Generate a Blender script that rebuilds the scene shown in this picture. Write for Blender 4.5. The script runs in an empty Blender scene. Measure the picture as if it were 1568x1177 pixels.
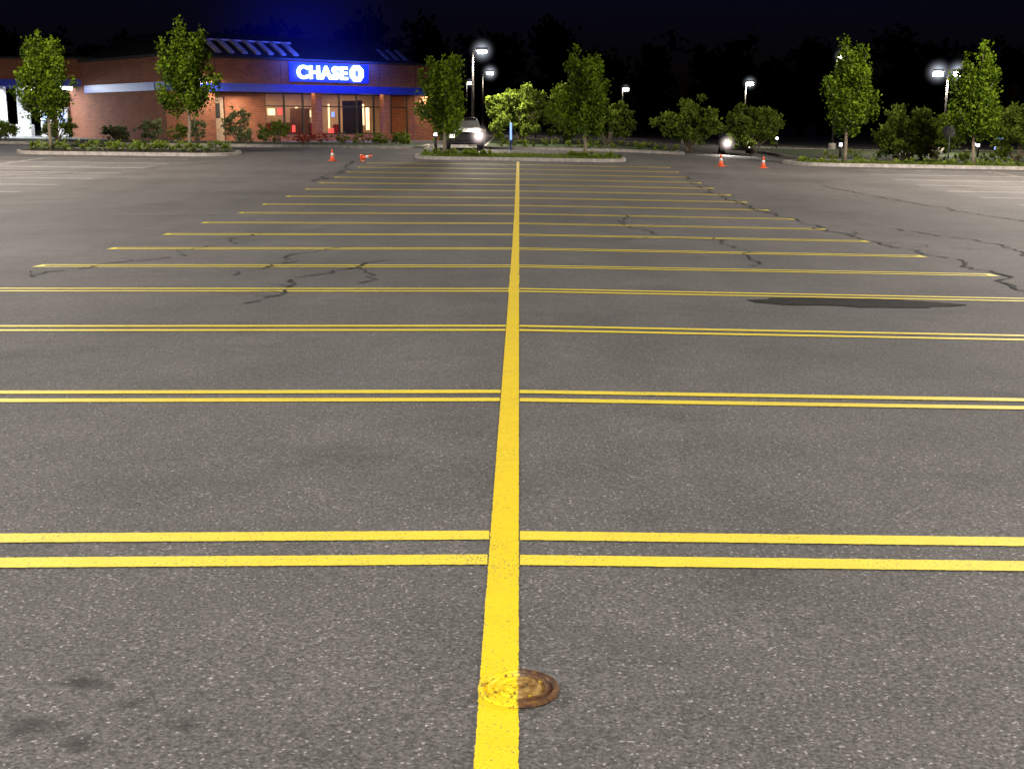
import bpy, math, random
import numpy as np
from mathutils import Vector, Matrix
random.seed(7); rng=np.random.default_rng(7)
S=bpy.context.scene
R=math.radians

# ------------------------------------------------------------------ terrain
_t=[(-400,1.40),(-10,1.40),(0,1.40),(3.9,1.40),(6.7,1.48),(9.5,1.555),(12.3,1.62),(15.1,1.70),(17.9,1.765),(20.7,1.80),(23.5,1.835),
(26.3,1.85),(29.1,1.855),(31.9,1.84),(34.7,1.81),(37.5,1.775),(42,1.70),(46,1.60),(51,1.47),(60,1.22),(75,1.10),(100,.9),(140,.6),(400,.3),(900,.3)]
_ys=np.arange(-100,900,.5)
_h=np.interp(_ys,[a for a,b in _t],[b for a,b in _t])
_k=np.ones(7)/7
_hp=np.pad(_h,6,mode='edge'); _h=np.convolve(np.convolve(_hp,_k,'same'),_k,'same')[6:-6]
def ss(a,b,x):
    t=min(1,max(0,(x-a)/(b-a))); return t*t*(3-2*t)
def gz(x,y):
    z=1.40-float(np.interp(y,_ys,_h))
    if x>0:
        z-=(.008+.010*ss(2,10,y))*min(x,25)
        z-=.35*ss(4,14,x)*ss(50,64,y)
    else:
        z+=.012*min(-x,30)*ss(15,45,y)
    return z

# ------------------------------------------------------------------ materials
def mat(name):
    m=bpy.data.materials.new(name); m.use_nodes=True
    nt=m.node_tree; b=nt.nodes['Principled BSDF']; return m,nt,b
def N(nt,t,**k):
    n=nt.nodes.new(t)
    for a,v in k.items(): setattr(n,a,v)
    return n
def noise(nt,co,scale,detail=4,rough=.6):
    n=N(nt,'ShaderNodeTexNoise'); n.inputs['Scale'].default_value=scale; n.inputs['Detail'].default_value=detail
    n.inputs['Roughness'].default_value=rough; nt.links.new(co,n.inputs['Vector']); return n.outputs['Fac']
def ramp(nt,fac,stops):
    r=N(nt,'ShaderNodeValToRGB'); e=r.color_ramp.elements
    while len(e)<len(stops): e.new(.5)
    for i,(p,c) in enumerate(stops):
        e[i].position=p; e[i].color=(c,c,c,1) if isinstance(c,(int,float)) else (*c,1)
    nt.links.new(fac,r.inputs[0]); return r.outputs[0]
def mix(nt,f,a,b,mode='MIX'):
    n=N(nt,'ShaderNodeMix',data_type='RGBA',blend_type=mode)
    def s(sock,v):
        if isinstance(v,(int,float)): sock.default_value=v if sock.type=='VALUE' else (v,v,v,1)
        elif isinstance(v,tuple): sock.default_value=(*v,1)
        else: nt.links.new(v,sock)
    s(n.inputs[0],f); s(n.inputs[6],a); s(n.inputs[7],b); return n.outputs[2]
def co(nt): return N(nt,'ShaderNodeTexCoord').outputs['Object']
def bump(nt,b,h,st,d=.01):
    n=N(nt,'ShaderNodeBump'); n.inputs['Strength'].default_value=st; n.inputs['Distance'].default_value=d
    nt.links.new(h,n.inputs['Height']); nt.links.new(n.outputs[0],b.inputs['Normal'])
def simple(name,c,rough=.6,var=.25,scale=6,metal=0,bmp=0,spec=.5):
    m,nt,b=mat(name); o=co(nt)
    f=noise(nt,o,scale,2)
    lo=tuple(v*(1-var) for v in c); hi=tuple(min(1,v*(1+var)) for v in c)
    nt.links.new(ramp(nt,f,[(.3,lo),(.7,hi)]),b.inputs['Base Color'])
    b.inputs['Roughness'].default_value=rough; b.inputs['Metallic'].default_value=metal; b.inputs['Specular IOR Level'].default_value=spec
    if bmp: bump(nt,b,f,bmp)
    return m
def emis(name,c,st,base=(.5,.5,.5)):
    m,nt,b=mat(name); b.inputs['Base Color'].default_value=(*base,1)
    b.inputs['Emission Color'].default_value=(*c,1); b.inputs['Emission Strength'].default_value=st; return m

def asphalt_color(nt,o):
    big=noise(nt,o,.22,4,.6); mid=noise(nt,o,1.7,4,.65); fine=noise(nt,o,85,2,.75)
    base=ramp(nt,big,[(.3,(.122,.115,.107)),(.5,(.156,.147,.138)),(.72,(.182,.172,.161))])
    base=mix(nt,.5,base,ramp(nt,mid,[(.3,.6),(.7,1.0)]),'MULTIPLY')
    mp=N(nt,'ShaderNodeMapping'); mp.inputs['Scale'].default_value=(.9,.06,1); nt.links.new(o,mp.inputs['Vector'])
    base=mix(nt,.35,base,ramp(nt,noise(nt,mp.outputs[0],1.0,2,.5),[(.35,.7),(.6,1.05)]),'MULTIPLY')
    base=mix(nt,.65,base,ramp(nt,fine,[(.32,.3),(.5,1.0),(.68,1.8)]),'MULTIPLY')
    v=N(nt,'ShaderNodeTexVoronoi'); v.inputs['Scale'].default_value=150; nt.links.new(o,v.inputs['Vector'])
    s=N(nt,'ShaderNodeSeparateColor'); nt.links.new(v.outputs['Color'],s.inputs[0])
    stone=ramp(nt,s.outputs[0],[(0,.5),(.5,.98),(.93,1.1),(.97,2.0),(1,3.6)])
    base=mix(nt,.8,base,stone,'MULTIPLY')
    return base,v.outputs['Distance'],fine,mid
def xy_of(nt,o):
    sp0=N(nt,'ShaderNodeSeparateXYZ'); nt.links.new(o,sp0.inputs[0]); cb0=N(nt,'ShaderNodeCombineXYZ')
    nt.links.new(sp0.outputs[0],cb0.inputs[0]); nt.links.new(sp0.outputs[1],cb0.inputs[1]); return cb0.outputs[0]
m,nt,b=mat('asphalt_mat'); o=co(nt)
c,vd,fi,mid=asphalt_color(nt,o)
st=noise(nt,o,.45,5,.7); c=mix(nt,ramp(nt,st,[(.57,0),(.72,.5)]),c,(.045,.042,.04))
cxy=xy_of(nt,o); nz0=noise(nt,o,9,4,.6)
def spot_mask(x,y,r):
    vm=N(nt,'ShaderNodeVectorMath',operation='DISTANCE'); nt.links.new(cxy,vm.inputs[0]); vm.inputs[1].default_value=(x,y,0)
    a=N(nt,'ShaderNodeMath',operation='MULTIPLY_ADD'); nt.links.new(nz0,a.inputs[0]); a.inputs[1].default_value=r*3.2
    nt.links.new(vm.outputs['Value'],a.inputs[2])
    return ramp(nt,a.outputs[0],[(min(.99,r*1.5),1),(min(1,r*2.5),0)])
for (x,y,r,k) in [(-1.12,2.95,.09,.8),(-.95,2.84,.06,.75),(-1.18,2.70,.10,.8),(-1.02,2.62,.05,.75),(-.80,2.70,.04,.6),(.75,3.7,.25,.25),(-.8,5.3,.3,.25),(1.9,5.0,.3,.25)]:
    mk=spot_mask(x,y,r); c=mix(nt,mix(nt,1,mk,k,'MULTIPLY'),c,(.03,.028,.026))
nt.links.new(c,b.inputs['Base Color']); b.inputs['Roughness'].default_value=.82
b.inputs['Specular IOR Level'].default_value=.3
bump(nt,b,fi,.4,.005)
M_ASPH=m

def paint(name,col,wear):
    m,nt,b=mat(name); o=co(nt); a,_,fi,_=asphalt_color(nt,o)
    n1=noise(nt,o,110,2,.75); n2=noise(nt,o,2.2,3)
    add=N(nt,'ShaderNodeMath',operation='MULTIPLY_ADD'); nt.links.new(n2,add.inputs[0]); add.inputs[1].default_value=.25; nt.links.new(n1,add.inputs[2])
    w=ramp(nt,add.outputs[0],[(wear-.03,1),(wear+.02,0)])
    cc=mix(nt,.25,col,ramp(nt,noise(nt,o,9,3),[(.3,.75),(.7,1.1)]),'MULTIPLY')
    cc=mix(nt,.2,cc,ramp(nt,fi,[(.35,.6),(.5,1),(.7,1.15)]),'MULTIPLY')
    nt.links.new(mix(nt,w,cc,a),b.inputs['Base Color']); b.inputs['Roughness'].default_value=.6
    bump(nt,b,fi,.3,.003); return m
M_YEL=paint('yellow_paint',(.93,.68,.012),.47)
M_YEL2=paint('yellow_stall_paint',(.94,.75,.06),.48)
M_OLD=paint('faded_paint',(.55,.52,.47),.6)
M_CRACK=simple('crack_sealer',(.038,.036,.034),.85,.3,20,spec=.15)
M_WET=simple('oil_stain',(.026,.024,.022),.8,.35,7,spec=.08)
M_CONC=simple('concrete_kerb',(.34,.31,.28),.85,.3,5,bmp=.3)
M_SOIL=simple('mulch',(.045,.035,.022),.95,.5,12,bmp=.8)
M_GRASS=simple('grass_mat',(.035,.055,.015),.95,.5,9,bmp=.8)
M_DARK=simple('roof_dark',(.025,.023,.025),.7,.3,3)
M_METAL=simple('dark_bronze_metal',(.05,.045,.04),.45,.2,4,.6)
M_GALV=simple('galvanised_metal',(.35,.35,.36),.45,.15,5,.6)
M_WHITE=simple('white_paint',(.75,.75,.73),.5,.08,3)
M_BARK=simple('bark',(.20,.16,.11),.9,.4,14,bmp=.6)
M_ORANGE=simple('orange_plastic',(.85,.12,.03),.45,.12,8)
M_RED=simple('red_paint',(.45,.02,.02),.5,.1,6)
M_BLUE=simple('blue_stripe_paint',(.015,.035,.45),.4,.1,3)
M_BLACK=simple('black_rubber',(.015,.015,.015),.7,.2,8)
M_WINTER=simple('interior_wall',(.50,.34,.22),.8,.1,2)
M_CARD=simple('car_paint_dark',(.02,.02,.025),.3,.1,2,.3)
M_CARS=simple('car_paint_silver',(.03,.03,.035),.3,.1,2,.3)
m,nt,b=mat('window_glass'); b.inputs['Base Color'].default_value=(.95,.95,.95,1); b.inputs['Roughness'].default_value=.02
b.inputs['Transmission Weight'].default_value=1; b.inputs['IOR'].default_value=1.15; M_GLASS=m
# brick
m,nt,b=mat('brick_mat'); tc=co(nt)
sp=N(nt,'ShaderNodeSeparateXYZ'); nt.links.new(tc,sp.inputs[0]); ad=N(nt,'ShaderNodeMath',operation='ADD'); nt.links.new(sp.outputs[0],ad.inputs[0]); nt.links.new(sp.outputs[1],ad.inputs[1])
cb=N(nt,'ShaderNodeCombineXYZ'); nt.links.new(ad.outputs[0],cb.inputs[0]); nt.links.new(sp.outputs[2],cb.inputs[1])
bt=N(nt,'ShaderNodeTexBrick'); nt.links.new(cb.outputs[0],bt.inputs['Vector'])
bt.inputs['Color1'].default_value=(.33,.095,.038,1); bt.inputs['Color2'].default_value=(.21,.056,.024,1); bt.inputs['Mortar'].default_value=(.28,.16,.10,1)
bt.inputs['Scale'].default_value=1; bt.inputs['Brick Width'].default_value=.3; bt.inputs['Row Height'].default_value=.1; bt.inputs['Mortar Size'].default_value=.012
nt.links.new(mix(nt,.5,bt.outputs['Color'],ramp(nt,noise(nt,tc,1.2,4),[(.3,.55),(.7,1.1)]),'MULTIPLY'),b.inputs['Base Color']); b.inputs['Roughness'].default_value=.85
bump(nt,b,bt.outputs['Fac'],.3); M_BRICK=m

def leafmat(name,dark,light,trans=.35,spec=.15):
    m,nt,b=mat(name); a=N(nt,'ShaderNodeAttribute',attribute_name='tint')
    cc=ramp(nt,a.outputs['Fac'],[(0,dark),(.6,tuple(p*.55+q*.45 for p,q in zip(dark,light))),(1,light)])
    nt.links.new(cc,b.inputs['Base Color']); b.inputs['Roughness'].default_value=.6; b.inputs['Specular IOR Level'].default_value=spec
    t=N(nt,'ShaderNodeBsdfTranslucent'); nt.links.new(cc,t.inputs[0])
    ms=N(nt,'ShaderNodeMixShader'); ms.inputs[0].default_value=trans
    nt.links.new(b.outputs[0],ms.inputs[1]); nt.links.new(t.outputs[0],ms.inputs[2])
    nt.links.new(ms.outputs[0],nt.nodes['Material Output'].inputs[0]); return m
M_LEAF=leafmat('leaf_street',(.022,.048,.004),(.20,.32,.012))
M_LEAF2=leafmat('leaf_shrub',(.035,.06,.010),(.27,.36,.04))
M_LEAFP=leafmat('leaf_pale',(.06,.09,.03),(.34,.40,.17))
M_LEAFR=leafmat('leaf_red',(.12,.01,.01),(.55,.05,.04))
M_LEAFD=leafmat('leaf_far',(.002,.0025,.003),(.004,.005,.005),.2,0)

# ------------------------------------------------------------------ mesh helpers
def mesh_obj(name,verts,faces,m=None,parent=None,smooth=False):
    me=bpy.data.meshes.new(name); me.from_pydata([tuple(v) for v in verts],[],[tuple(f) for f in faces]); me.update()
    ob=bpy.data.objects.new(name,me); S.collection.objects.link(ob)
    if m: me.materials.append(m)
    if parent: ob.parent=parent
    if smooth:
        for p in me.polygons: p.use_smooth=True
    return ob
def empty(name,loc=(0,0,0),rz=0):
    e=bpy.data.objects.new(name,None); S.collection.objects.link(e); e.location=loc; e.rotation_euler=(0,0,rz); e.empty_display_size=.3; return e
def box(name,x0,x1,y0,y1,z0,z1,m,parent=None,bev=0):
    v=[(x,y,z) for x in(x0,x1) for y in(y0,y1) for z in(z0,z1)]
    f=[(0,1,3,2),(4,6,7,5),(0,4,5,1),(2,3,7,6),(0,2,6,4),(1,5,7,3)]
    ob=mesh_obj(name,v,f,m,parent)
    if bev:
        md=ob.modifiers.new('b','BEVEL'); md.width=bev; md.segments=2
    return ob
def tube_data(pts,rad,n=8):
    V=[];F=[]
    for i,p in enumerate(pts):
        p=Vector(p); a=Vector(pts[max(0,i-1)]); c=Vector(pts[min(len(pts)-1,i+1)]); d=(c-a).normalized()
        u=d.cross(Vector((0,1,0.01))).normalized() if abs(d.y)<.95 else d.cross(Vector((1,0,0))).normalized()
        w=d.cross(u)
        for k in range(n):
            t=2*math.pi*k/n; V.append(p+(u*math.cos(t)+w*math.sin(t))*rad[i])
    for i in range(len(pts)-1):
        for k in range(n): F.append((i*n+k,i*n+(k+1)%n,(i+1)*n+(k+1)%n,(i+1)*n+k))
    F.append(tuple(range(n))[::-1]); F.append(tuple(range((len(pts)-1)*n,len(pts)*n)))
    return V,F
def tube(name,pts,rad,m,parent=None,n=8):
    V,F=tube_data(pts,rad,n); return mesh_obj(name,V,F,m,parent,True)

# ------------------------------------------------------------------ ground
xs=sorted(set(list(np.arange(-34,34.1,1.0))+[-900,-400,-200,-120,-80,-60,-45]+[45,60,80,120,200,400,900]))
ys=list(np.arange(-8,70,.5))+list(np.arange(70,140,4))+[150,170,200,260,340,500,850]
ys=[-300,-100,-40,-20]+ys
V=[(x,y,gz(x,y)) for y in ys for x in xs]; nx=len(xs)
F=[(j*nx+i,j*nx+i+1,(j+1)*nx+i+1,(j+1)*nx+i) for j in range(len(ys)-1) for i in range(nx-1)]
mesh_obj('ground',V,F,M_ASPH)

def strip(V,F,x0,y0,x1,y1,w,dz=.004,step=None,jit=0.0):
    L=math.hypot(x1-x0,y1-y0); 
    if step is None: step=.25
    n=max(1,int(L/step)); dx,dy=(x1-x0)/L,(y1-y0)/L; px,py=-dy,dx; b0=len(V)
    for i in range(n+1):
        t=i/n; x=x0+(x1-x0)*t; y=y0+(y1-y0)*t
        for s in(-.5,.5):
            ww=s*w+(random.gauss(0,jit) if jit else 0)
            X=x+px*ww; Y=y+py*ww; V.append((X,Y,gz(X,Y)+dz))
    for i in range(n): a=b0+2*i; F.append((a,a+2,a+3,a+1))
V=[];F=[]
strip(V,F,-.05,-6,-.05,1.0,.1)
strip(V,F,-.05,1.0,-.05,12,.1,step=.012,jit=.0009)
strip(V,F,-.05,12,-.052,30,.104,step=.25,jit=.002)
strip(V,F,-.052,30,-.05,50.6,.11,step=.5)
mesh_obj('centre_line_marking',V,F,M_YEL)
V=[];F=[]
def stall(xa,xb,yc,near,w=.1,gap=.24,slope=0,ends=True):
    st=.015 if near else .5; jt=.0009 if near else .002
    for s in(-gap/2,gap/2):
        strip(V,F,xa,yc+s,xb,yc+s+slope,w,step=st,jit=jt)
    if ends and not near:
        e=.05 if xb>xa else -.05
        strip(V,F,xb+e,yc+slope-gap/2-w/2,xb+e,yc+slope+gap/2+w/2,.1,step=.2)
for n in range(-3,17):
    yc=3.93+2.8*n-(.02*n if n<8 else .16); near=(0<=n<=2)
    if n==0: yc=4.02
    l0,l1={0:(-.15,-.02),1:(-.09,-.03),2:(-.06,-.03)}.get(n,(random.uniform(-.03,.02),random.uniform(-.05,-.01)))
    stall(-.104,-5.85+random.uniform(-.05,.05),yc,near,slope=l0,gap=.26 if n==0 else .24)
    stall(.004,5.72+random.uniform(-.05,.05),yc-.005,near,slope=l1,gap=.26 if n==0 else .24)
mesh_obj('stall_markings',V,F,M_YEL2)
V=[];F=[]
for n in range(2,17):
    yc=4.6+2.8*n
    for sx in(-1,1):
        stall(sx*13.1,sx*18.6,yc,False,gap=.24,ends=False); stall(sx*18.8,sx*24.3,yc,False,gap=.24,ends=False)
for sx in(-1,1): strip(V,F,sx*18.7,10,sx*18.7,50,.1,step=.5)
mesh_obj('faded_stall_markings',V,F,M_OLD)

# cracks
V=[];F=[]
def crack(pts,w=.035,branch=.25):
    P=[Vector(p) for p in pts]; out=[P[0]]
    for a,c in zip(P,P[1:]):
        L=(c-a).length; n=max(2,int(L/.2)); d=(c-a)/n; pr=Vector((-d.y,d.x)).normalized()
        off=0
        for i in range(1,n+1):
            off=off*.6+random.gauss(0,.075); out.append(a+d*i+pr*off*(1 if i<n else .3))
    for i,(a,c) in enumerate(zip(out,out[1:])):
        if random.random()<.1: continue
        ww=w*random.uniform(.35,1.15)
        d=(c-a).normalized(); pr=Vector((-d.y,d.x)); a2=a-d*.01; b0=len(V)
        for q in(a2-pr*ww/2,a2+pr*ww/2,c+pr*ww/2,c-pr*ww/2): V.append((q.x,q.y,gz(q.x,q.y)+.0085+random.uniform(0,.001)))
        F.append((b0,b0+3,b0+2,b0+1))
        if random.random()<branch*.3:
            ang=random.uniform(-1.3,1.3); dd=Vector((d.x*math.cos(ang)-d.y*math.sin(ang),d.x*math.sin(ang)+d.y*math.cos(ang)))
            if w>.012: crack([a,a+dd*random.uniform(.3,.9)],w*.5,0)
crack([(5.2,12.2),(5.9,15),(6.0,18),(5.9,20.5),(5.7,23),(5.8,26),(5.6,30),(5.5,36),(5.7,44)],.06)
crack([(9.6,40),(10.3,33),(10.8,27),(12,23)],.055)
crack([(7.2,24),(7.9,20.5),(7.6,18),(9,15.5)],.045)
crack([(6.8,19.5),(7.8,19.0),(8.9,19.6)],.04)
crack([(-2.5,11.1),(-2.3,12.0),(-2.45,13.3),(-2.0,14.8),(-1.7,15.9)],.042)
crack([(-1.75,12.7),(-1.6,13.8),(-1.9,14.9)],.03)
crack([(-5.4,13.6),(-5.2,15.2),(-4.7,16.2),(-4.3,18.6),(-4.5,21)],.036)
crack([(-3.3,13.6),(-3.0,15.0),(-3.1,16.8),(-2.4,18.2)],.03)
crack([(-19,33),(-16,38),(-13.5,43),(-11,48)],.06)
crack([(2.4,21),(2.0,24.2),(2.5,27)],.035); crack([(3.0,15.6),(3.4,18.4),(3.2,21)],.03)
crack([(1.5,20),(2.3,20.6),(3.4,20.2)],.035)
crack([(-6.3,38),(-6.2,44),(-6.6,50)],.07)
mesh_obj('asphalt_cracks',V,F,M_CRACK)
def blob(name,cx,cy,rx,ry,m,dz,seed):
    r=random.Random(seed); n=90; V=[(cx,cy,gz(cx,cy)+dz)];ph=[r.uniform(0,6.3) for _ in range(6)]
    for ring in(.35,.7,1.0):
        for i in range(n):
            t=2*math.pi*i/n; k=1+.06*math.sin(2*t+ph[0])+.08*math.sin(3*t+ph[1])+.07*math.sin(5*t+ph[2])+.05*math.sin(9*t+ph[3])+.03*math.sin(17*t+ph[4])
            x=cx+ring*rx*k*math.cos(t); y=cy+ring*ry*k*math.sin(t)*(1 if math.sin(t)<0 else .55); V.append((x,y,gz(x,y)+dz))
    F=[(0,1+i,1+(i+1)%n) for i in range(n)]
    for q in(0,1): F+=[(1+q*n+i,1+(q+1)*n+i,1+(q+1)*n+(i+1)%n,1+q*n+(i+1)%n) for i in range(n)]
    return mesh_obj(name,V,F,m)
blob('oil_stain',3.2,11.78,.9,.5,M_WET,.005,3)

# utility cover
m,nt,b=mat('rusty_iron_painted'); o=co(nt); nz=noise(nt,o,30,5,.7)
rust=ramp(nt,nz,[(.3,(.03,.014,.009)),(.5,(.09,.04,.02)),(.7,(.26,.13,.035))])
ln=N(nt,'ShaderNodeVectorMath',operation='LENGTH'); nt.links.new(o,ln.inputs[0])
rust=mix(nt,ramp(nt,ln.outputs['Value'],[(.06,1),(.075,0)]),rust,ramp(nt,nz,[(.35,(.07,.035,.015)),(.5,(.22,.12,.03)),(.65,(.42,.27,.08))]))
sp=N(nt,'ShaderNodeSeparateXYZ'); nt.links.new(o,sp.inputs[0])
ma=N(nt,'ShaderNodeMath',operation='MULTIPLY_ADD'); nt.links.new(nz,ma.inputs[0]); ma.inputs[1].default_value=.03; nt.links.new(sp.outputs[0],ma.inputs[2])
mk=ramp(nt,ma.outputs[0],[(.010,1),(.016,0)])
nz2=noise(nt,o,70,4,.7)
nt.links.new(mix(nt,mk,rust,mix(nt,ramp(nt,nz2,[(.39,1),(.45,0)]),(.90,.66,.015),(.14,.09,.02))),b.inputs['Base Color'])
b.inputs['Roughness'].default_value=.5; bump(nt,b,nz,.7,.004); M_RUST=m
prof=[(.104,.002),(.102,.010),(.094,.012),(.090,.011),(.086,.001),(.081,.001),(.079,.011),(.072,.012),(.069,.006),(.058,.006),(.056,.012),(.050,.012),(.048,.006),(.030,.006),(.028,.012),(.020,.012),(.018,.006),(.001,.006)]
n=64; V=[];F=[]
for r_,z_ in prof:
    for k in range(n):
        t=2*math.pi*k/n; V.append((r_*math.cos(t),r_*math.sin(t),z_))
for i in range(len(prof)-1):
    for k in range(n): F.append((i*n+k,i*n+(k+1)%n,(i+1)*n+(k+1)%n,(i+1)*n+k))
uc=mesh_obj('utility_cover',V,F,M_RUST,smooth=False); uc.location=(0,2.90,gz(0,2.90)+.004)
for k in range(4):
    a=k*math.pi/2+.5
    bb=box('lug_%d'%k,-.008,.008,-.003,.003,0,.005,M_RUST,uc); bb.location=(.063*math.cos(a),.063*math.sin(a),.006); bb.rotation_euler=(0,0,a)

# ------------------------------------------------------------------ islands & lawns
def island(name,x0,x1,y0,y1,r,fill,step=.5,h=.14):
    e=empty(name)
    pts=[]
    for (cx,cy,a0) in((x1-r,y0+r,-90),(x1-r,y1-r,0),(x0+r,y1-r,90),(x0+r,y0+r,180)):
        for k in range(9):
            a=R(a0+90*k/8); pts.append((cx+r*math.cos(a),cy+r*math.sin(a)))
    P=[]
    for i,a in enumerate(pts):
        c=pts[(i+1)%len(pts)]; L=math.hypot(c[0]-a[0],c[1]-a[1]); n=max(1,int(L/1.5))
        for k in range(n): P.append((a[0]+(c[0]-a[0])*k/n,a[1]+(c[1]-a[1])*k/n))
    n=len(P); V=[]; F=[]
    for i,p in enumerate(P):
        a=P[i-1]; c=P[(i+1)%n]; d=Vector((c[0]-a[0],c[1]-a[1])).normalized(); nn=Vector((-d.y,d.x))
        z=gz(*p)
        for off,dz in((0,-.1),(.01,h-.02),(.03,h),(.16,h),(.17,-.05)):
            V.append((p[0]+nn.x*off,p[1]+nn.y*off,z+dz))
    for i in range(n):
        j=(i+1)%n
        for k in range(4): F.append((i*5+k,j*5+k,j*5+k+1,i*5+k+1))
    mesh_obj('kerb',V,F,M_CONC,e)
    V=[];F=[];cols=max(4,int((x1-x0)/step)); rows=max(4,int((y1-y0)/1.0))
    for i in range(cols+1):
        x=x0+.12+(x1-x0-.24)*i/cols; dd=0
        if x<x0+r: dd=r-math.sqrt(max(0,r*r-(x0+r-x)**2))
        if x>x1-r: dd=r-math.sqrt(max(0,r*r-(x-x1+r)**2))
        for k in range(rows+1):
            y=y0+dd+.12+(y1-y0-2*dd-.24)*k/rows; V.append((x,y,gz(x,y)+h-.02+.03*math.sin(x*2.1+y*3)*(0<k<rows)))
    for i in range(cols):
        for k in range(rows): a=i*(rows+1)+k; F.append((a,a+rows+1,a+rows+2,a+1))
    mesh_obj('planting_bed',V,F,fill,e)
    return e
island('landscape_island',-21.2,-11.9,51.6,55.0,1.4,M_SOIL)
island('landscape_island',-4.4,4.5,51.2,54.6,1.5,M_GRASS)
island('landscape_island',11.3,34,51.6,55.2,1.5,M_GRASS)
island('landscape_island',-48,-4.6,60.5,66,1.2,M_GRASS,1)
island('lawn',-1.8,8.3,61,84,2,M_GRASS,1)
island('lawn',14.5,90,61,84,2,M_GRASS,1)

# ------------------------------------------------------------------ foliage
def leaves(blobs,per,size,seed,shell=.45,elong=1.0,zbias=True,zmin=None):
    g=np.random.default_rng(seed); C=[];T=[]
    zs=[b_[2] for b_ in blobs]; zlo,zhi=min(zs),max(zs)+1e-3
    for (x,y,z,r,*k) in blobs:
        n=int(per*(k[0] if k else 1)); d=g.normal(size=(n,3)); d/=np.linalg.norm(d,axis=1)[:,None]
        rr=(g.random(n)**shell)*r*(1+.3*g.normal(size=n).clip(-1,2.2))
        p=np.array([x,y,z])+d*rr[:,None]*np.array([1,1,elong]); C.append(p)
        bt=g.uniform(-.22,.22)
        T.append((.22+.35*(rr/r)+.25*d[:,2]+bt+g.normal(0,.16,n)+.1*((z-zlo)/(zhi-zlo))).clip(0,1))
    C=np.concatenate(C);T=np.concatenate(T)
    if zmin is not None:
        kq=C[:,2]>zmin; C=C[kq];T=T[kq]
    n=len(C); a=g.normal(size=(n,3)); a/=np.linalg.norm(a,axis=1)[:,None]; b_=np.cross(a,g.normal(size=(n,3))); b_/=np.linalg.norm(b_,axis=1)[:,None]
    s=(size*g.uniform(.6,1.35,n))[:,None]
    V=np.stack([C-a*s,C+b_*s*.6,C+a*s,C-b_*s*.6],1).reshape(-1,3)
    return V,T
def leaf_obj(name,V,T,m,parent=None):
    n=len(T); me=bpy.data.meshes.new(name); me.vertices.add(4*n); me.vertices.foreach_set('co',V.astype(np.float32).ravel())
    me.loops.add(4*n); me.loops.foreach_set('vertex_index',np.arange(4*n,dtype=np.int32))
    me.polygons.add(n); me.polygons.foreach_set('loop_start',np.arange(0,4*n,4,dtype=np.int32)); me.polygons.foreach_set('loop_total',np.full(n,4,dtype=np.int32))
    me.update(calc_edges=True); at=me.attributes.new('tint','FLOAT','FACE'); at.data.foreach_set('value',T.astype(np.float32))
    me.materials.append(m); ob=bpy.data.objects.new(name,me); S.collection.objects.link(ob)
    if parent: ob.parent=parent
    return ob
def street_tree(name,x,y,H,rad,cb,seed,lean=0,tops=((0,0,1),)):
    g=random.Random(seed); z0=gz(x,y)+.08; e=empty(name,(x,y,z0),0)
    V=[];F=[]
    def add(pts,rd,n=7):
        v,f=tube_data(pts,rd,n); b0=len(V); V.extend(v); F.extend([tuple(i+b0 for i in q) for q in f])
    tr=[(lean*t*H+g.uniform(-.03,.03),g.uniform(-.03,.03),t*H*.9) for t in np.linspace(0,1,9)]
    add(tr,[.085-.072*i/8 for i in range(9)])
    blobs=[]
    nl=30; p1_,p2_=g.uniform(0,6.28),g.uniform(0,6.28)
    for i in range(nl):
        t=i/(nl-1); hs=cb*.92+(H*.78-cb)*t; az=i*2.4+g.uniform(-.5,.5)
        hh=(hs-cb)/(H-cb)
        prof=rad*(1.0-hh)**.62*(.70+.30*math.sin(min(1,max(0,hh)*3.6+.25)*1.57))*g.uniform(.65,1.25)*(1+.18*math.sin(az+p1_)+.14*math.sin(2*az+7*hh+p2_))
        up=g.uniform(.6,1.5)*(.5+.5*hh)+ .2
        p0=Vector((lean*hs,0,hs)); p1=p0+Vector((math.cos(az)*prof*.55,math.sin(az)*prof*.55,up*.35)); p2=p0+Vector((math.cos(az)*prof*.95,math.sin(az)*prof*.95,up))
        add([p0,p1,p2],[.025,.015,.005],5)
        for q,rr in((p0.lerp(p1,.6),.22),(p1,.28),(p1.lerp(p2,.5),.25),(p2,.20),(p2+Vector((0,0,.2)),.12)):
            if g.random()<.12: continue
            s=rr*g.uniform(.7,1.3)*(rad/1.0)
            blobs.append((q.x+g.uniform(-.05,.05),q.y+g.uniform(-.05,.05),q.z,s,s*s/(.25*.25)))
    for (dx,dy,hf) in tops:
        for k in range(8):
            t=k/7; blobs.append((lean*H+dx*(.4+.6*t)+g.uniform(-.09,.09),dy+g.uniform(-.09,.09),H*(.72+(hf-.72)*t),.27*(1-t)+.06,.8*(1-t)+.12))
    mesh_obj('trunk_and_limbs',V,F,M_BARK,e,True)
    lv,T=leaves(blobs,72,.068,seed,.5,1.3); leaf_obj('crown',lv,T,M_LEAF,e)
    return e
for (x,y,H,r,cb,sd,tp) in[(-19.9,53.2,4.7,1.18,1.5,1,((0,0,.97),(.3,0,.92))),(-13.9,53,5.1,1.25,1.8,2,((-.1,0,1.03),(.4,0,.9))),(-3.15,53.2,4.0,1.15,.95,3,((.3,0,.97),(-.35,0,.95))),(2.8,53,4.0,1.2,1.05,4,((.5,0,1.02),(-.3,0,.88))),(13.8,53.2,5.05,1.15,1.3,5,((-.15,0,1.03),(.45,0,.88))),(19.3,53.4,4.5,1.3,1.25,6,((.4,0,1.02),(-.4,0,.88))),(26.5,53.4,5.0,1.25,1.4,16,((0,0,1),))]:
    street_tree('street_tree',x,y,H,r,cb,sd,tops=tp)
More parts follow.
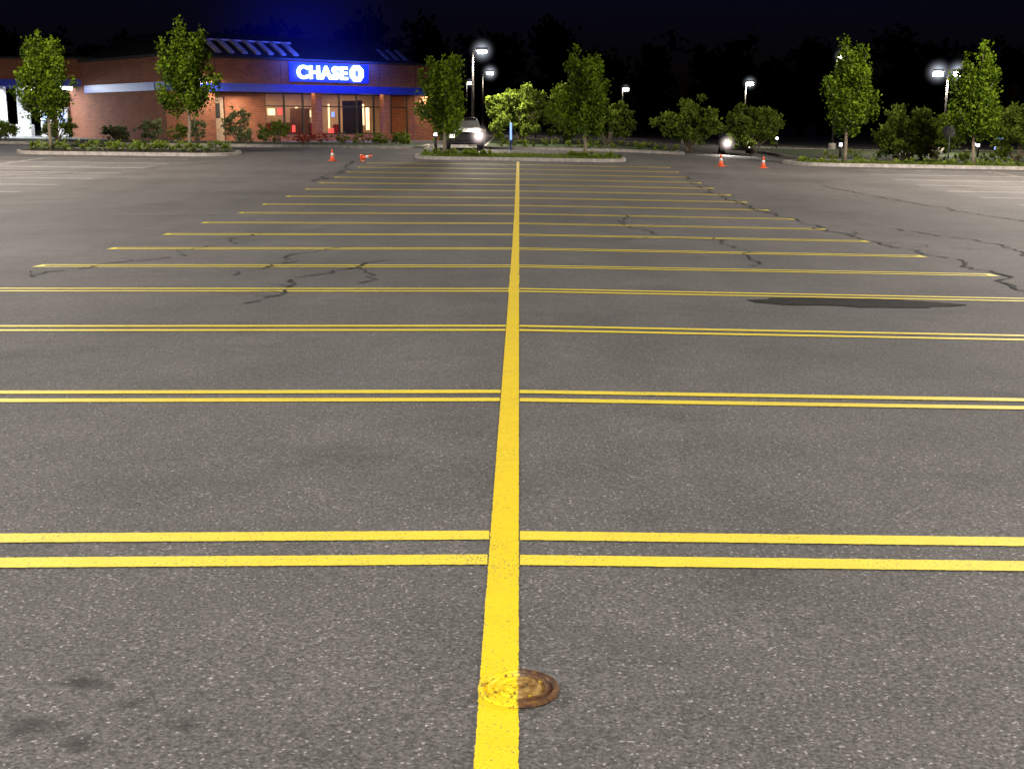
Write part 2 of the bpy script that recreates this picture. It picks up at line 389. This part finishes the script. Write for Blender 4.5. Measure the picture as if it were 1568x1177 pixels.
def shrub(name,x,y,H,r,seed,m=M_LEAF2,size=.085,per=60,nb=70,low=.15,stems=True,ry=None):
    g=random.Random(seed); z0=gz(x,y)+.1; e=empty(name,(x,y,z0)); ry=ry or r*.85; V=[];F=[];blobs=[]
    cz=H*(.5+low*.5); hz=H*(.5-low*.5)
    tips=[]
    for i in range(nb):
        a=g.uniform(0,6.283); ph=math.acos(g.uniform(-.9,1)); k=g.uniform(.5,1.0)*(1 if g.random()<.75 else 1.15)
        lump=1+.16*math.sin(3*a+seed)+.12*math.sin(5*a+2*ph*2+seed*2)
        p=(r*.85*k*lump*math.sin(ph)**.7*math.cos(a),ry*.85*k*lump*math.sin(ph)**.7*math.sin(a),cz+hz*.88*k*math.cos(ph)*(1+.12*math.sin(4*a)+.1*math.sin(2*a+seed)))
        s=g.uniform(.10,.26)*min(1.3,max(.5,r)); blobs.append((*p,s,(s/.2)**2)); tips.append(p)
    if stems:
        for i in range(9):
            t=tips[g.randrange(len(tips))]; v,f=tube_data([(g.uniform(-.12,.12),g.uniform(-.12,.12),0),(t[0]*.4,t[1]*.4,t[2]*.5),t],[.045*r**.5,.03*r**.5,.008],6)
            b0=len(V); V+=v; F+=[tuple(q+b0 for q in ff) for ff in f]
        mesh_obj('stems',V,F,M_BARK,e,True)
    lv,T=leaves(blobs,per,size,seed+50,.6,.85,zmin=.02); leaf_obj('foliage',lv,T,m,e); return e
shrub('small_tree',.1,69,3.25,2.15,21,nb=150,low=.05)
shrub('small_tree',2.7,70,3.15,1.75,22,nb=120,low=.08)
shrub('small_tree',4.8,68,2.6,1.3,23,nb=80,low=.1)
shrub('small_tree',9.0,66.5,2.75,1.8,24,nb=120,low=.08)
shrub('small_tree',13.0,70,2.8,1.8,25,nb=120,low=.1)
shrub('small_tree',18.6,60.5,2.65,1.75,26,nb=120,low=.05)
shrub('small_tree',21.7,66,2.4,1.3,28,nb=80,low=.1)
shrub('small_tree',24.6,62,3.2,1.7,27,nb=120,low=.05)
for i,(x,y,H,r,mm) in enumerate([(-14.6,65,1.95,.9,M_LEAFP),(-18.9,64.5,1.25,.8,M_LEAFP),(-17.4,64.3,.95,.6,M_LEAF2),(-16.5,64.4,1.4,.6,M_LEAFP),(-13.9,63.6,.75,.5,M_LEAFP),
    (-12.4,65,1.2,.65,M_LEAF2),(-13.1,64.4,.9,.45,M_LEAF2),(-20.6,64.3,.8,.8,M_LEAFP),(-6.0,64.8,.6,.6,M_LEAF2),(-7.2,64.8,.55,.5,M_LEAF2),(-23.5,64,1.3,1.0,M_LEAF2),(-26.5,64,1.0,1.0,M_LEAF2)]):
    shrub('bush',x,y,H,r,40+i,mm,.055,60,55,.0,True)
for i,(x,y) in enumerate([(-11.3,65),(-10.3,65.2),(-9.2,65),(-10.8,64.2),(-8.2,64.8)]):
    shrub('flower_bush',x,y,.6,.5,60+i,M_LEAFR if i not in(2,4) else M_LEAF2,.05,34,30,.0,True)
def hedge(name,x0,x1,y0,y1,h,seed,m=M_LEAF2,dens=5):
    g=random.Random(seed); bl=[]
    for i in range(int((x1-x0)*(y1-y0)*dens)+8):
        x=g.uniform(x0,x1);y=g.uniform(y0,y1); s=g.uniform(.1,.2)*(h/.4)**.5; bl.append((x,y,gz(x,y)+.12+h*g.uniform(.2,.85),s,1))
    V,T=leaves(bl,38,.05,seed,.6,.9); return leaf_obj(name,V,T,m)
hedge('low_hedge',-20.8,-12.3,52.4,54.4,.40,71,M_LEAF2,6)
hedge('low_hedge',-20.4,-12.6,52.2,52.8,.25,72,M_LEAFP,3)
hedge('low_hedge',2.0,4.2,52.2,53.6,.22,73,M_LEAF2,7)
hedge('low_hedge',-4.0,-1.0,52,53.6,.22,74,M_LEAF2,7)
hedge('low_hedge',11.9,24,52.3,53.8,.22,75,M_LEAF2,4)
hedge('low_hedge',15,27,61.5,63,.5,76,M_LEAF2,4)
hedge('low_hedge',-1,8,61.8,63,.35,77,M_LEAF2,4)
def tufts(name,x0,x1,y0,y1,n,seed):
    g=np.random.default_rng(seed); X=g.uniform(x0,x1,n);Y=g.uniform(y0,y1,n); h=g.uniform(.04,.13,n); V=[]
    for x,y,hh in zip(X,Y,h):
        z=gz(x,y)+.11; a=g.uniform(0,6.28); dx,dy=math.cos(a)*.012,math.sin(a)*.012; lx,ly=g.normal(0,.03,2)
        V+=[(x-dx,y-dy,z),(x+dx,y+dy,z),(x+dx*.3+lx,y+dy*.3+ly,z+hh),(x-dx*.3+lx,y-dy*.3+ly,z+hh)]
    leaf_obj(name,np.array(V),g.uniform(.1,.9,n),M_LEAF2)
tufts('grass',-4.1,4.2,51.5,54.3,5000,81); tufts('grass',12,24,51.9,54.9,6000,82)
# distant trees (a continuous dark wood)
bl=[];g=random.Random(5);V=[];F=[]
for i in range(120):
    x=-125+i*2.2+g.uniform(-2,2); y=g.uniform(140,175); H=g.uniform(9,13); z0=gz(x,y)
    for k in range(16):
        a=g.uniform(0,6.28); t=g.uniform(.1,1); rr=3.6*(1-.45*t)*g.random()**.5
        bl.append((x+rr*math.cos(a),y+rr*math.sin(a),z0+H*t*.93,g.uniform(1.0,1.7),1))
    v,f=tube_data([(x,y,z0),(x,y,z0+H*.8)],[.22,.05],6); b0=len(V);V+=v;F+=[tuple(q+b0 for q in ff) for ff in f]
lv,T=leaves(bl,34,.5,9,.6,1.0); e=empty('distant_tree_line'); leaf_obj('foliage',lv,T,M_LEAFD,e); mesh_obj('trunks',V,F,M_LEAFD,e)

# ------------------------------------------------------------------ bank building
BR=math.atan2(13,13.8)
BK=empty('brick_bank_building',(-19.4,68,.45),BR)
def bb(n,*a,m=M_BRICK,bev=0): return box(n,*a,m,BK,bev)
bb('wall_pier_left',0,2.95,-.75,.25,-.6,2.74)
bb('wall_mid',3.97,6.6,0,.25,-.6,2.74)
bb('wall_above_door',2.953,3.967,.003,.25,2.45,2.74)
bb('door',2.97,3.95,.08,.14,-.2,2.44,m=simple('door_tan',(.42,.30,.20),.6))
bb('door_panel_window',3.2,3.7,.06,.078,1.3,2.1,m=M_BLACK)
bb('wall_pier_right',17,19,-.7,.25,-.6,2.74)
bb('wall_side_left',0,.25,.253,11,-.6,4.5)
bb('wall_side_right',18.75,19,.253,11,-.6,4.5)
bb('wall_rear',0,19,11.003,11.25,-.6,4.5)
bb('window_sill_wall',6.603,16.997,.02,.25,-.6,.35)
bb('blue_stripe',-.06,19.06,-.84,.3,2.743,3.18,m=M_BLUE)
bb('fascia',-.03,19.03,-.8,.32,3.183,4.52)
bb('fascia_side_stripe',-.08,.12,.303,9,2.743,3.18,m=M_BLUE)
bb('coping',-.1,19.1,-.88,.4,4.523,4.64,m=M_DARK)
bb('coping_side',-.1,.4,.403,11.3,4.523,4.64,m=M_DARK)
for u in (3.0,7.2,14.2,17.0): bb('fascia_joint',u,u+.04,-.806,-.795,3.19,4.515,m=M_DARK)
bb('floor',.26,18.74,.26,10.9,-.3,-.02,m=M_CONC)
bb('ceiling',.26,18.74,.33,10.9,2.9,3.0,m=M_WHITE)
bb('interior_back_wall',6,18.7,4.5,4.6,-.02,2.9,m=M_WINTER)
bb('interior_side_wall',6.3,6.4,.3,4.5,-.02,2.9,m=M_WINTER)
V=[(.5,.4,4.64),(18.5,.4,4.64),(18.5,10.8,4.64),(.5,10.8,4.64),(2.6,2.6,6.1),(16.6,2.6,6.1),(16.6,8.6,6.1),(2.6,8.6,6.1)]
mesh_obj('roof',V,[(0,1,5,4),(1,2,6,5),(2,3,7,6),(3,0,4,7),(4,5,6,7)],M_DARK,BK)
M_LOUV=simple('roof_louvre_panel',(.60,.55,.53),.6,.25,3)
def louvre(nm,u,wd,y1,z1,sh,mm):
    q=[(u,.75,4.95),(u+wd,.75,4.95),(u+wd-sh,y1,z1),(u-sh,y1,z1)]
    V=[(a,b_-.10,c_) for a,b_,c_ in q]+[(a,b_,c_-.08) for a,b_,c_ in q]
    mesh_obj(nm,V,[(0,1,2,3),(4,7,6,5),(0,4,5,1),(1,5,6,2),(2,6,7,3),(3,7,4,0)],mm,BK)
for i in range(7): louvre('roof_louvre_%d'%i,4.0+i*.86,.30,1.9,5.7,.15,M_LOUV)
for i in range(3): louvre('roof_louvre_r%d'%i,16.0+i*.7,.25,1.75,5.6,.1,M_GALV)
bb('louvre_rail',3.6,9.7,1.86,1.96,5.62,5.72,m=M_LOUV)
# windows
nW=8; x0=6.62; x1=16.98; dw=(x1-x0)/nW
bb('glass',x0,x1,.14,.15,.36,2.73,m=M_GLASS)
for i in range(nW+1):
    u=x0+dw*i; w=.05
    bb('mullion_%d'%i,max(x0,u-w),min(x1,u+w),.05,.13,.353,2.737,m=M_METAL)
for z in(.36,1.95,2.66):
    for i in range(nW): bb('rail',x0+dw*i+.051,x0+dw*(i+1)-.051,.07,.125,z,z+.07,m=M_METAL)
for u in(9.6,14.6): bb('brick_column',u,u+.45,-.7,-.25,-.4,2.74)
M_WARM=emis('warm_panel',(1,.72,.35),1.9); M_REDE=emis('red_display',(1,.05,.04),1.2); M_BLUE_E=emis('blue_display',(.1,.3,1),1.6)
for (n_,a,c,y,z0_,z1_) in[('a',15.1,15.35,2.4,.9,2.2),('b',13.3,13.4,3.4,.4,2.2),('c',15.5,15.75,2.4,.6,2.0),('d',16.2,16.3,1.6,.4,2.2),('e',11.2,11.35,3.9,1.5,2.0),('f',9.4,9.9,4.2,1.5,1.9),('g',12.0,12.6,4.3,1.4,1.8),('h',14.5,14.75,3.0,1.2,2.1)]:
    bb('lit_panel_'+n_,a,c,y,y+.04,z0_,z1_,m=M_WARM)
bb('poster_red',8.2,8.5,1.2,1.25,1.5,1.9,m=M_REDE); bb('poster_red_b',9.3,9.5,1.4,1.45,.5,.9,m=M_REDE); bb('poster_red_c',11.9,12.3,1.4,1.45,.4,.7,m=M_REDE)
bb('screen_blue',12.6,12.8,2,2.05,1.4,1.7,m=M_BLUE_E)
MWD=simple('wood',(.2,.1,.05),.5); MRC=simple('red_fabric',(.45,.05,.03),.8)
bb('teller_desk',8,12,2.8,3.5,-.02,1.05,m=MWD); bb('partition_a',10.2,10.3,1.0,3,-.02,1.9,m=MWD); bb('partition_b',14.1,14.2,1.0,3,-.02,2.4,m=M_BLACK)
for i in range(5):
    bb('chair_seat_%d'%i,7.6+i*1.7,8.1+i*1.7,1.5,2.0,.38,.46,m=MRC); bb('chair_back_%d'%i,7.6+i*1.7,8.1+i*1.7,2.003,2.07,.3,.95,m=MRC); bb('chair_leg_%d'%i,7.8+i*1.7,7.9+i*1.7,1.7,1.8,-.02,.377,m=M_BLACK)
for i in range(4): bb('ceiling_light_%d'%i,8+i*2.6,8.7+i*2.6,2.2,2.4,2.86,2.895,m=M_WARM)
# sign
M_SW=emis('sign_white',(.70,.86,1),7,(.8,.8,.8)); M_SB2=emis('sign_glow_blue',(.008,.03,1),.34,(.02,.05,.4))
bb('sign_glow_panel',7.75,13.35,-.86,-.81,3.35,4.45,m=M_SB2)  # emitting panel added: blue sign light on the brick put into its colour
M_SHALO=emis('sign_halo_blue',(.02,.12,1),2.2,(.05,.1,.6))
cu=bpy.data.curves.new('letters','FONT'); cu.body='CHASE'; cu.size=1.0; cu.extrude=.05; cu.offset=.028; cu.space_character=1.12
to=bpy.data.objects.new('sign_letters',cu); S.collection.objects.link(to); to.parent=BK; to.rotation_euler=(R(90),0,0); to.location=(8.2,-.97,3.56); to.scale=(1.0,1.0,1)
bpy.context.view_layer.update(); wd=to.dimensions.x; to.scale=(3.5/wd,1,1); cu.materials.append(M_SW)
cu2=cu.copy(); cu2.offset=.062; cu2.extrude=.02; cu2.materials.clear(); cu2.materials.append(M_SHALO)
t2=bpy.data.objects.new('letter_halo',cu2); S.collection.objects.link(t2); t2.parent=BK; t2.rotation_euler=to.rotation_euler; t2.location=(8.2,-.885,3.56); t2.scale=to.scale  # wider glowing copy of the letters, added as their blue halo
cx,cz=12.42,3.91
piece=[(-.22,.50),(.20,.50),(.46,.24),(.46,.19),(-.34,.19),(-.34,.38)]
piece=[(a*.92,b_*.92) for a,b_ in piece]
for k in range(4):
    a=-k*math.pi/2; V=[]
    for y in(-1.0,-.90):
        for px_,pz in piece:
            V.append((cx+px_*math.cos(a)-pz*math.sin(a),y-.003*k,cz+px_*math.sin(a)+pz*math.cos(a)))
    n=len(piece); F=[tuple(range(n)),tuple(range(2*n-1,n-1,-1))]+[(i,(i+1)%n+0,(i+1)%n+n,i+n) for i in range(n)]
    mesh_obj('logo_%d'%k,V,F,M_SW,BK)
def area(name,loc,rot,sx,sy,p,col,parent=None):
    l=bpy.data.lights.new(name,'AREA'); l.shape='RECTANGLE'; l.size=sx; l.size_y=sy; l.energy=p; l.color=col
    o_=bpy.data.objects.new(name,l); S.collection.objects.link(o_); o_.location=loc; o_.rotation_euler=rot
    if parent:o_.parent=parent
    return o_
area('sign_wash',(10.6,-1.7,4.9),(R(60),0,0),6.5,.2,420,(.03,.08,1),BK)
area('soffit_light',(11.5,-.45,2.73),(0,0,0),9,.25,60,(1,.72,.42),BK)
area('interior_light',(10,2.6,2.8),(0,0,0),6,2,140,(1,.68,.40),BK)
area('interior_light_b',(15.5,2.0,2.8),(0,0,0),2,2,140,(1,.73,.43),BK)
bb('wall_lamp',2.0,2.5,-.98,-.84,3.3,3.5,m=emis('wall_lamp_e',(1,.9,.75),14))
area('wall_lamp_light',(2.25,-1.15,3.25),(R(35),0,0),.4,.3,200,(1,.85,.65),BK)
area('wall_lamp_light_b',(4.6,-.95,2.7),(R(-10),0,0),.4,.3,140,(1,.8,.6),BK)
area('wall_lamp_light_c',(18,-.95,2.7),(R(0),0,0),.4,.3,90,(1,.8,.6),BK)

# drive-through canopy
DC=empty('drive_through_canopy',(-33,74,gz(-30,74)),R(8))
box('roof_fascia',-6,8.5,0,7,3.35,4.5,M_BRICK,DC); box('blue_stripe',-6.05,8.55,-.05,7.05,2.95,3.347,M_BLUE,DC); box('coping',-6.1,8.6,-.1,7.1,4.503,4.62,M_DARK,DC)
for i,(x,y) in enumerate(((1.9,.5),(2.75,2.5),(7.4,.5))):
    box('column_%d'%i,x,x+.62,y,y+.62,-.1,2.947,M_WHITE,DC); box('column_base_%d'%i,x-.15,x+.77,y-.15,y+.77,-.1,.75,M_WHITE,DC,.02)
ME=emis('canopy_lamp',(.85,.95,1),9)
for i,x in enumerate((1.0,3.6,5.6)): box('soffit_lamp_%d'%i,x,x+.8,.6,1.2,2.76,2.945,ME,DC)
for i,x in enumerate((4.3,5.3)):
    box('teller_machine_%d'%i,x,x+.6,1.5,2.2,0,1.75,M_WHITE,DC,.03); box('screen_%d'%i,x+.12,x+.48,1.47,1.497,.85,1.45,M_BLUE_E,DC)
box('rear_wall',3.5,8.3,6.5,6.8,-.2,2.94,M_BRICK,DC)
box('blue_post',6.4,6.48,1.2,1.28,0,1.7,M_BLUE_E,DC)
area('canopy_light',(1.5,-.3,3.0),(R(-15),0,0),9,.5,1000,(.85,.93,1),DC)
area('canopy_light_b',(1.5,3,2.75),(0,0,0),9,.5,350,(.85,.93,1),DC)

# ------------------------------------------------------------------ lamps
M_LAMP=emis('lamp_lens',(1,.93,.80),60,(.8,.8,.8))
def glow_mat(name,col,st,pw=3):  # emission-only volume, imitates bloom round a light, scatters nothing
    m=bpy.data.materials.new(name); m.use_nodes=True; nt=m.node_tree; nt.nodes.clear()
    out=N(nt,'ShaderNodeOutputMaterial'); em=N(nt,'ShaderNodeEmission'); em.inputs[0].default_value=(*col,1)
    tc_=N(nt,'ShaderNodeTexCoord'); ln=N(nt,'ShaderNodeVectorMath',operation='LENGTH'); nt.links.new(tc_.outputs['Object'],ln.inputs[0])
    s1=N(nt,'ShaderNodeMath',operation='SUBTRACT',use_clamp=True); s1.inputs[0].default_value=1; nt.links.new(ln.outputs['Value'],s1.inputs[1])
    p=N(nt,'ShaderNodeMath',operation='POWER'); nt.links.new(s1.outputs[0],p.inputs[0]); p.inputs[1].default_value=pw
    mm=N(nt,'ShaderNodeMath',operation='MULTIPLY'); nt.links.new(p.outputs[0],mm.inputs[0]); mm.inputs[1].default_value=st
    nt.links.new(mm.outputs[0],em.inputs[1]); nt.links.new(em.outputs[0],out.inputs['Volume'])
    return m
def glow_ball(name,loc,r,m,parent=None):
    V,F=[],[]; nu,nv=24,12
    for j in range(nv+1):
        for i in range(nu):
            t=math.pi*j/nv;p=2*math.pi*i/nu; V.append((math.sin(t)*math.cos(p),math.sin(t)*math.sin(p),math.cos(t)))
    for j in range(nv):
        for i in range(nu): F.append((j*nu+i,(j+1)*nu+i,(j+1)*nu+(i+1)%nu,j*nu+(i+1)%nu))
    ob=mesh_obj(name,V,F,m,parent); ob.location=loc; ob.scale=(r,r,r); return ob
GLOW_B=glow_mat('blue_glow',(.006,.016,1),.026,3)
glow_ball('sign_glow',(10.6,2.0,5.4),8.5,GLOW_B,BK)  # added emitting ball for the sign's blue glow in the air
GLOW_L=glow_mat('lamp_glow',(.8,.87,1),3.6,4.5)

def street_lamp(x,y,H,power,arm=.5,heads=1,col=(1,.9,.74),glow=1.3,lens=1.0,dirx=1):
    z0=gz(x,y); e=empty('street_lamp',(x,y,z0))
    tube('base',[(0,0,-.1),(0,0,.5)],[.25,.25],M_CONC,e,16)
    tube('pole',[(0,0,.5),(0,0,H)],[.085,.055],M_METAL,e,10)
    for k in range(heads):
        s=dirx if k==0 else -dirx
        if arm>0: tube('arm_%d'%k,[(0,0,H-.15),(s*arm*.6,0,H-.02),(s*arm,0,H)],[.035,.03,.03],M_METAL,e,6)
        a,c=sorted((s*arm,s*(arm+.6)))
        box('head_%d'%k,a,c,-.18,.18,H-.03,H+.12,M_METAL,e,.03)
        box('lens_%d'%k,a+.06,c-.06,-.14,.14,H-.10*lens,H-.033,M_LAMP,e,.01)
        if power:
            l=bpy.data.lights.new('bulb','SPOT'); l.energy=power; l.color=col; l.spot_size=R(176); l.spot_blend=.2; l.shadow_soft_size=.25
            o_=bpy.data.objects.new('bulb',l); S.collection.objects.link(o_); o_.parent=e; o_.location=(s*(arm+.3),0,H-.3)
        if glow: glow_ball('lamp_glow_%d'%k,(s*(arm+.3),0,H-.05),glow,GLOW_L,e)  # added emitting ball, stands in for lens bloom at the lamp
    return e
# lot lamps just outside the picture
for (x,y,H,p,hd) in[(-1.5,-8,9,11000,1),(-18.7,13,9,7000,2),(18.7,13,9,5800,2),(-19,41.5,9,5000,2),(19,41.5,9,6200,2)]:
    street_lamp(x,y,H,p,heads=hd,glow=0,col=(1,.94,.88) if y<20 else (1,.89,.79))
# lamps seen in the picture
street_lamp(-2.45,66.6,4.95,3000,glow=.9,lens=1.8,arm=.2)
street_lamp(-2.9,100,4.9,400,glow=.95,lens=2,arm=.3)
street_lamp(-5.0,120,4.6,0,glow=.6,lens=2,arm=.05)
street_lamp(9.1,112,4.3,0,glow=.6,lens=2.4,arm=.0)
street_lamp(16.4,92,4.6,900,glow=.75,lens=2.4,arm=0)
street_lamp(25.6,76,5.0,3000,glow=1.05,lens=3,arm=.3,heads=2)
street_lamp(21.4,86,6.3,0,glow=.7,lens=2,arm=0)

# ------------------------------------------------------------------ cars
def car(x,y,rz,paint,bright):
    e=empty('parked_car',(x,y,gz(x,y)+.02),rz)   # front faces -y
    sec=[(-2.25,.30,.70,.82),(-2.15,.24,.80,.86),(-1.3,.22,.93,.90),(-.6,.22,1.0,.91),(.8,.22,1.02,.91),(1.7,.24,1.0,.88),(2.2,.32,.88,.80)]
    V=[];F=[]
    for (yy,zb,zt,w) in sec:
        V+=[(-w*.92,yy,zb),(-w,yy,(zb+zt)/2),(-w*.95,yy,zt-.05),(-w*.8,yy,zt),(w*.8,yy,zt),(w*.95,yy,zt-.05),(w,yy,(zb+zt)/2),(w*.92,yy,zb)]
    for i in range(len(sec)-1):
        for k in range(8): F.append((i*8+k,(i+1)*8+k,(i+1)*8+(k+1)%8,i*8+(k+1)%8))
    F.append(tuple(range(8))); F.append(tuple(range(len(V)-1,len(V)-9,-1)))
    mesh_obj('body',V,F,paint,e,False)
    sec=[(-.75,.97,.985,.80),(0.0,.97,1.40,.66),(.35,.97,1.45,.64),(1.1,.97,1.42,.64),(1.75,.97,1.03,.76)]
    V=[];F=[]
    for (yy,zb,zt,w) in sec: V+=[(-.8,yy,zb),(-w,yy,zt),(w,yy,zt),(.8,yy,zb)]
    for i in range(len(sec)-1):
        for k in range(4): F.append((i*4+k,(i+1)*4+k,(i+1)*4+(k+1)%4,i*4+(k+1)%4))
    F+= [(0,1,2,3),(19,18,17,16)]
    mesh_obj('cabin_glass',V,F,M_BLACK,e)
    box('roof_panel',-.62,.62,.1,1.1,1.452,1.48,paint,e,.01)
    for sx in(-1,1):
        for yy in(-1.4,1.35):
            tube('wheel',[(sx*.68,yy,.33),(sx*.9,yy,.33)],[.33,.33],M_BLACK,e,20); tube('hub',[(sx*.89,yy,.33),(sx*.915,yy,.33)],[.2,.18],M_GALV,e,12)
        box('headlight',min(sx*.5,sx*.76),max(sx*.5,sx*.76),-2.31,-2.22,.54,.72,M_HEAD if sx==bright else M_HEAD2,e,.02)
        box('mirror',min(sx*.88,sx*1.03),max(sx*.88,sx*1.03),-.5,-.35,.95,1.1,paint,e,.02)
        if sx==bright: glow_ball('beam_glow',(sx*.63,-2.5,.63),.62,GLOW_H,e)  # added emitting ball, stands in for glare of the brighter headlight
        l=bpy.data.lights.new('beam','SPOT'); l.energy=600 if sx==bright else 150; l.spot_size=R(70); l.spot_blend=.8; l.color=(1,.9,.8); l.shadow_soft_size=.1
        o_=bpy.data.objects.new('beam',l); S.collection.objects.link(o_); o_.parent=e; o_.location=(sx*.63,-2.4,.63); o_.rotation_euler=(R(86),0,R(180))
    box('grille',-.42,.42,-2.30,-2.24,.42,.62,M_BLACK,e,.01); box('bumper',-.8,.8,-2.33,-2.2,.27,.38,paint,e,.02)
M_HEAD=emis('headlight_lens',(1,.85,.78),80,(.9,.9,.9)); M_HEAD2=emis('headlight_lens_dim',(1,.85,.78),1.5,(.9,.9,.9)); GLOW_H=glow_mat('headlight_glow',(1,.80,.76),8,3.5)
car(-2.7,61.5,R(4),M_CARS,1); car(12.4,72,R(-6),M_CARD,-1)

# ------------------------------------------------------------------ cones, signs
def cone(x,y,h=.45,fallen=False):
    e=empty('traffic_cone',(x,y,gz(x,y)+.006),random.uniform(0,1.5)); s=h/.45
    box('base',-.14*s,.14*s,-.14*s,.14*s,0,.025*s,M_ORANGE,e,.005)
    def fr(n,z0,z1,r0,r1,m): tube(n,[(0,0,z0*s),(0,0,z1*s)],[r0*s,r1*s],m,e,20)
    fr('lower_body',.025,.20,.095,.064,M_ORANGE); fr('band',.20,.30,.065,.047,M_WHITE); fr('upper_body',.30,.45,.046,.022,M_ORANGE)
    if fallen: e.rotation_euler=(R(78),0,R(75)); e.location.z+=.14*s
for a in[(-7.4,49.6,.46),(8.05,50,.48),(9.6,49.3,.46)]: cone(*a)
cone(-6.2,49.3,.46,True)
def octagon(e,z,r,m,m2,yo=0):
    V=[]
    for y in(-.012,.0):
        for k in range(8): a=R(22.5+45*k); V.append((r*math.cos(a),y+yo,z+r*math.sin(a)))
    F=[tuple(range(8)),tuple(range(15,7,-1))]+[(k,(k+1)%8,(k+1)%8+8,k+8) for k in range(8)]
    mesh_obj('panel',V,F,m,e)
e=empty('stop_sign',(9.3,72,gz(9.3,72)),0); tube('post',[(0,.04,0),(0,.04,1.15)],[.025,.025],M_GALV,e); octagon(e,.95,.22,M_WHITE,None); 
box('word_bar',-.13,.13,-.03,-.02,.92,.98,M_WHITE,e); octagon(e,.95,.205,M_RED,None,-.006)
e=empty('stop_sign',(20.3,59.5,gz(20.3,59.5)),R(12)); tube('post',[(0,-.05,0),(0,-.05,1.85)],[.03,.03],M_GALV,e); octagon(e,1.55,.36,M_GALV,None)
e=empty('parking_sign',(-.4,60,gz(-.4,60)),0); tube('post',[(0,0,0),(0,0,1.3)],[.025,.025],M_BLUE,e); box('panel',-.05,.05,-.05,-.037,.5,1.3,M_BLUE_E,e)
e=empty('illuminated_sign',(27.9,73,gz(27.9,73)),0); box('panel',-.3,.3,-.1,.1,.5,1.2,M_BLUE_E,e); box('post_l',-.25,-.15,-.05,.05,-.1,.497,M_METAL,e); box('post_r',.15,.25,-.05,.05,-.1,.497,M_METAL,e)
def bollard(x,y):
    e=empty('bollard_light',(x,y,gz(x,y))); tube('post',[(0,0,0),(0,0,.7)],[.07,.07],M_METAL,e,10); tube('lens',[(0,0,.703),(0,0,.85)],[.075,.075],ML2,e,10); tube('cap',[(0,0,.853),(0,0,.9)],[.09,.05],M_METAL,e,10)
ML2=emis('bollard_lens',(.9,.95,1),10)
for p in[(17,66.5),(26.4,73),(25.9,71),(1.2,92),(17.2,84),(-3.9,58.5)]: bollard(*p)

# ------------------------------------------------------------------ world
w=bpy.data.worlds.new('World'); S.world=w; w.use_nodes=True; nt=w.node_tree; bg=nt.nodes['Background']
sk=N(nt,'ShaderNodeTexSky',sky_type='NISHITA'); sk.sun_disc=False; sk.sun_elevation=R(2); sk.sun_rotation=R(180)
c=mix(nt,1,sk.outputs[0],(.12,.14,1.0),'MULTIPLY'); nt.links.new(c,bg.inputs[0]); bg.inputs[1].default_value=.007
sl=bpy.data.lights.new('moon','SUN'); sl.energy=.03; sl.angle=R(.5); sl.color=(.8,.85,1); so=bpy.data.objects.new('moonlight',sl); S.collection.objects.link(so); so.rotation_euler=(R(50),0,R(10))

cam=bpy.data.cameras.new('cam'); co_=bpy.data.objects.new('camera',cam); S.collection.objects.link(co_)
co_.location=(0,0,gz(0,0)+1.40); co_.rotation_euler=(R(90-11.9),0,R(.33)); cam.sensor_width=36; cam.lens=1888/1568*36; cam.clip_end=2000; cam.clip_start=.05
S.camera=co_
S.view_settings.view_transform='Standard'; S.view_settings.look='None'; S.view_settings.exposure=0
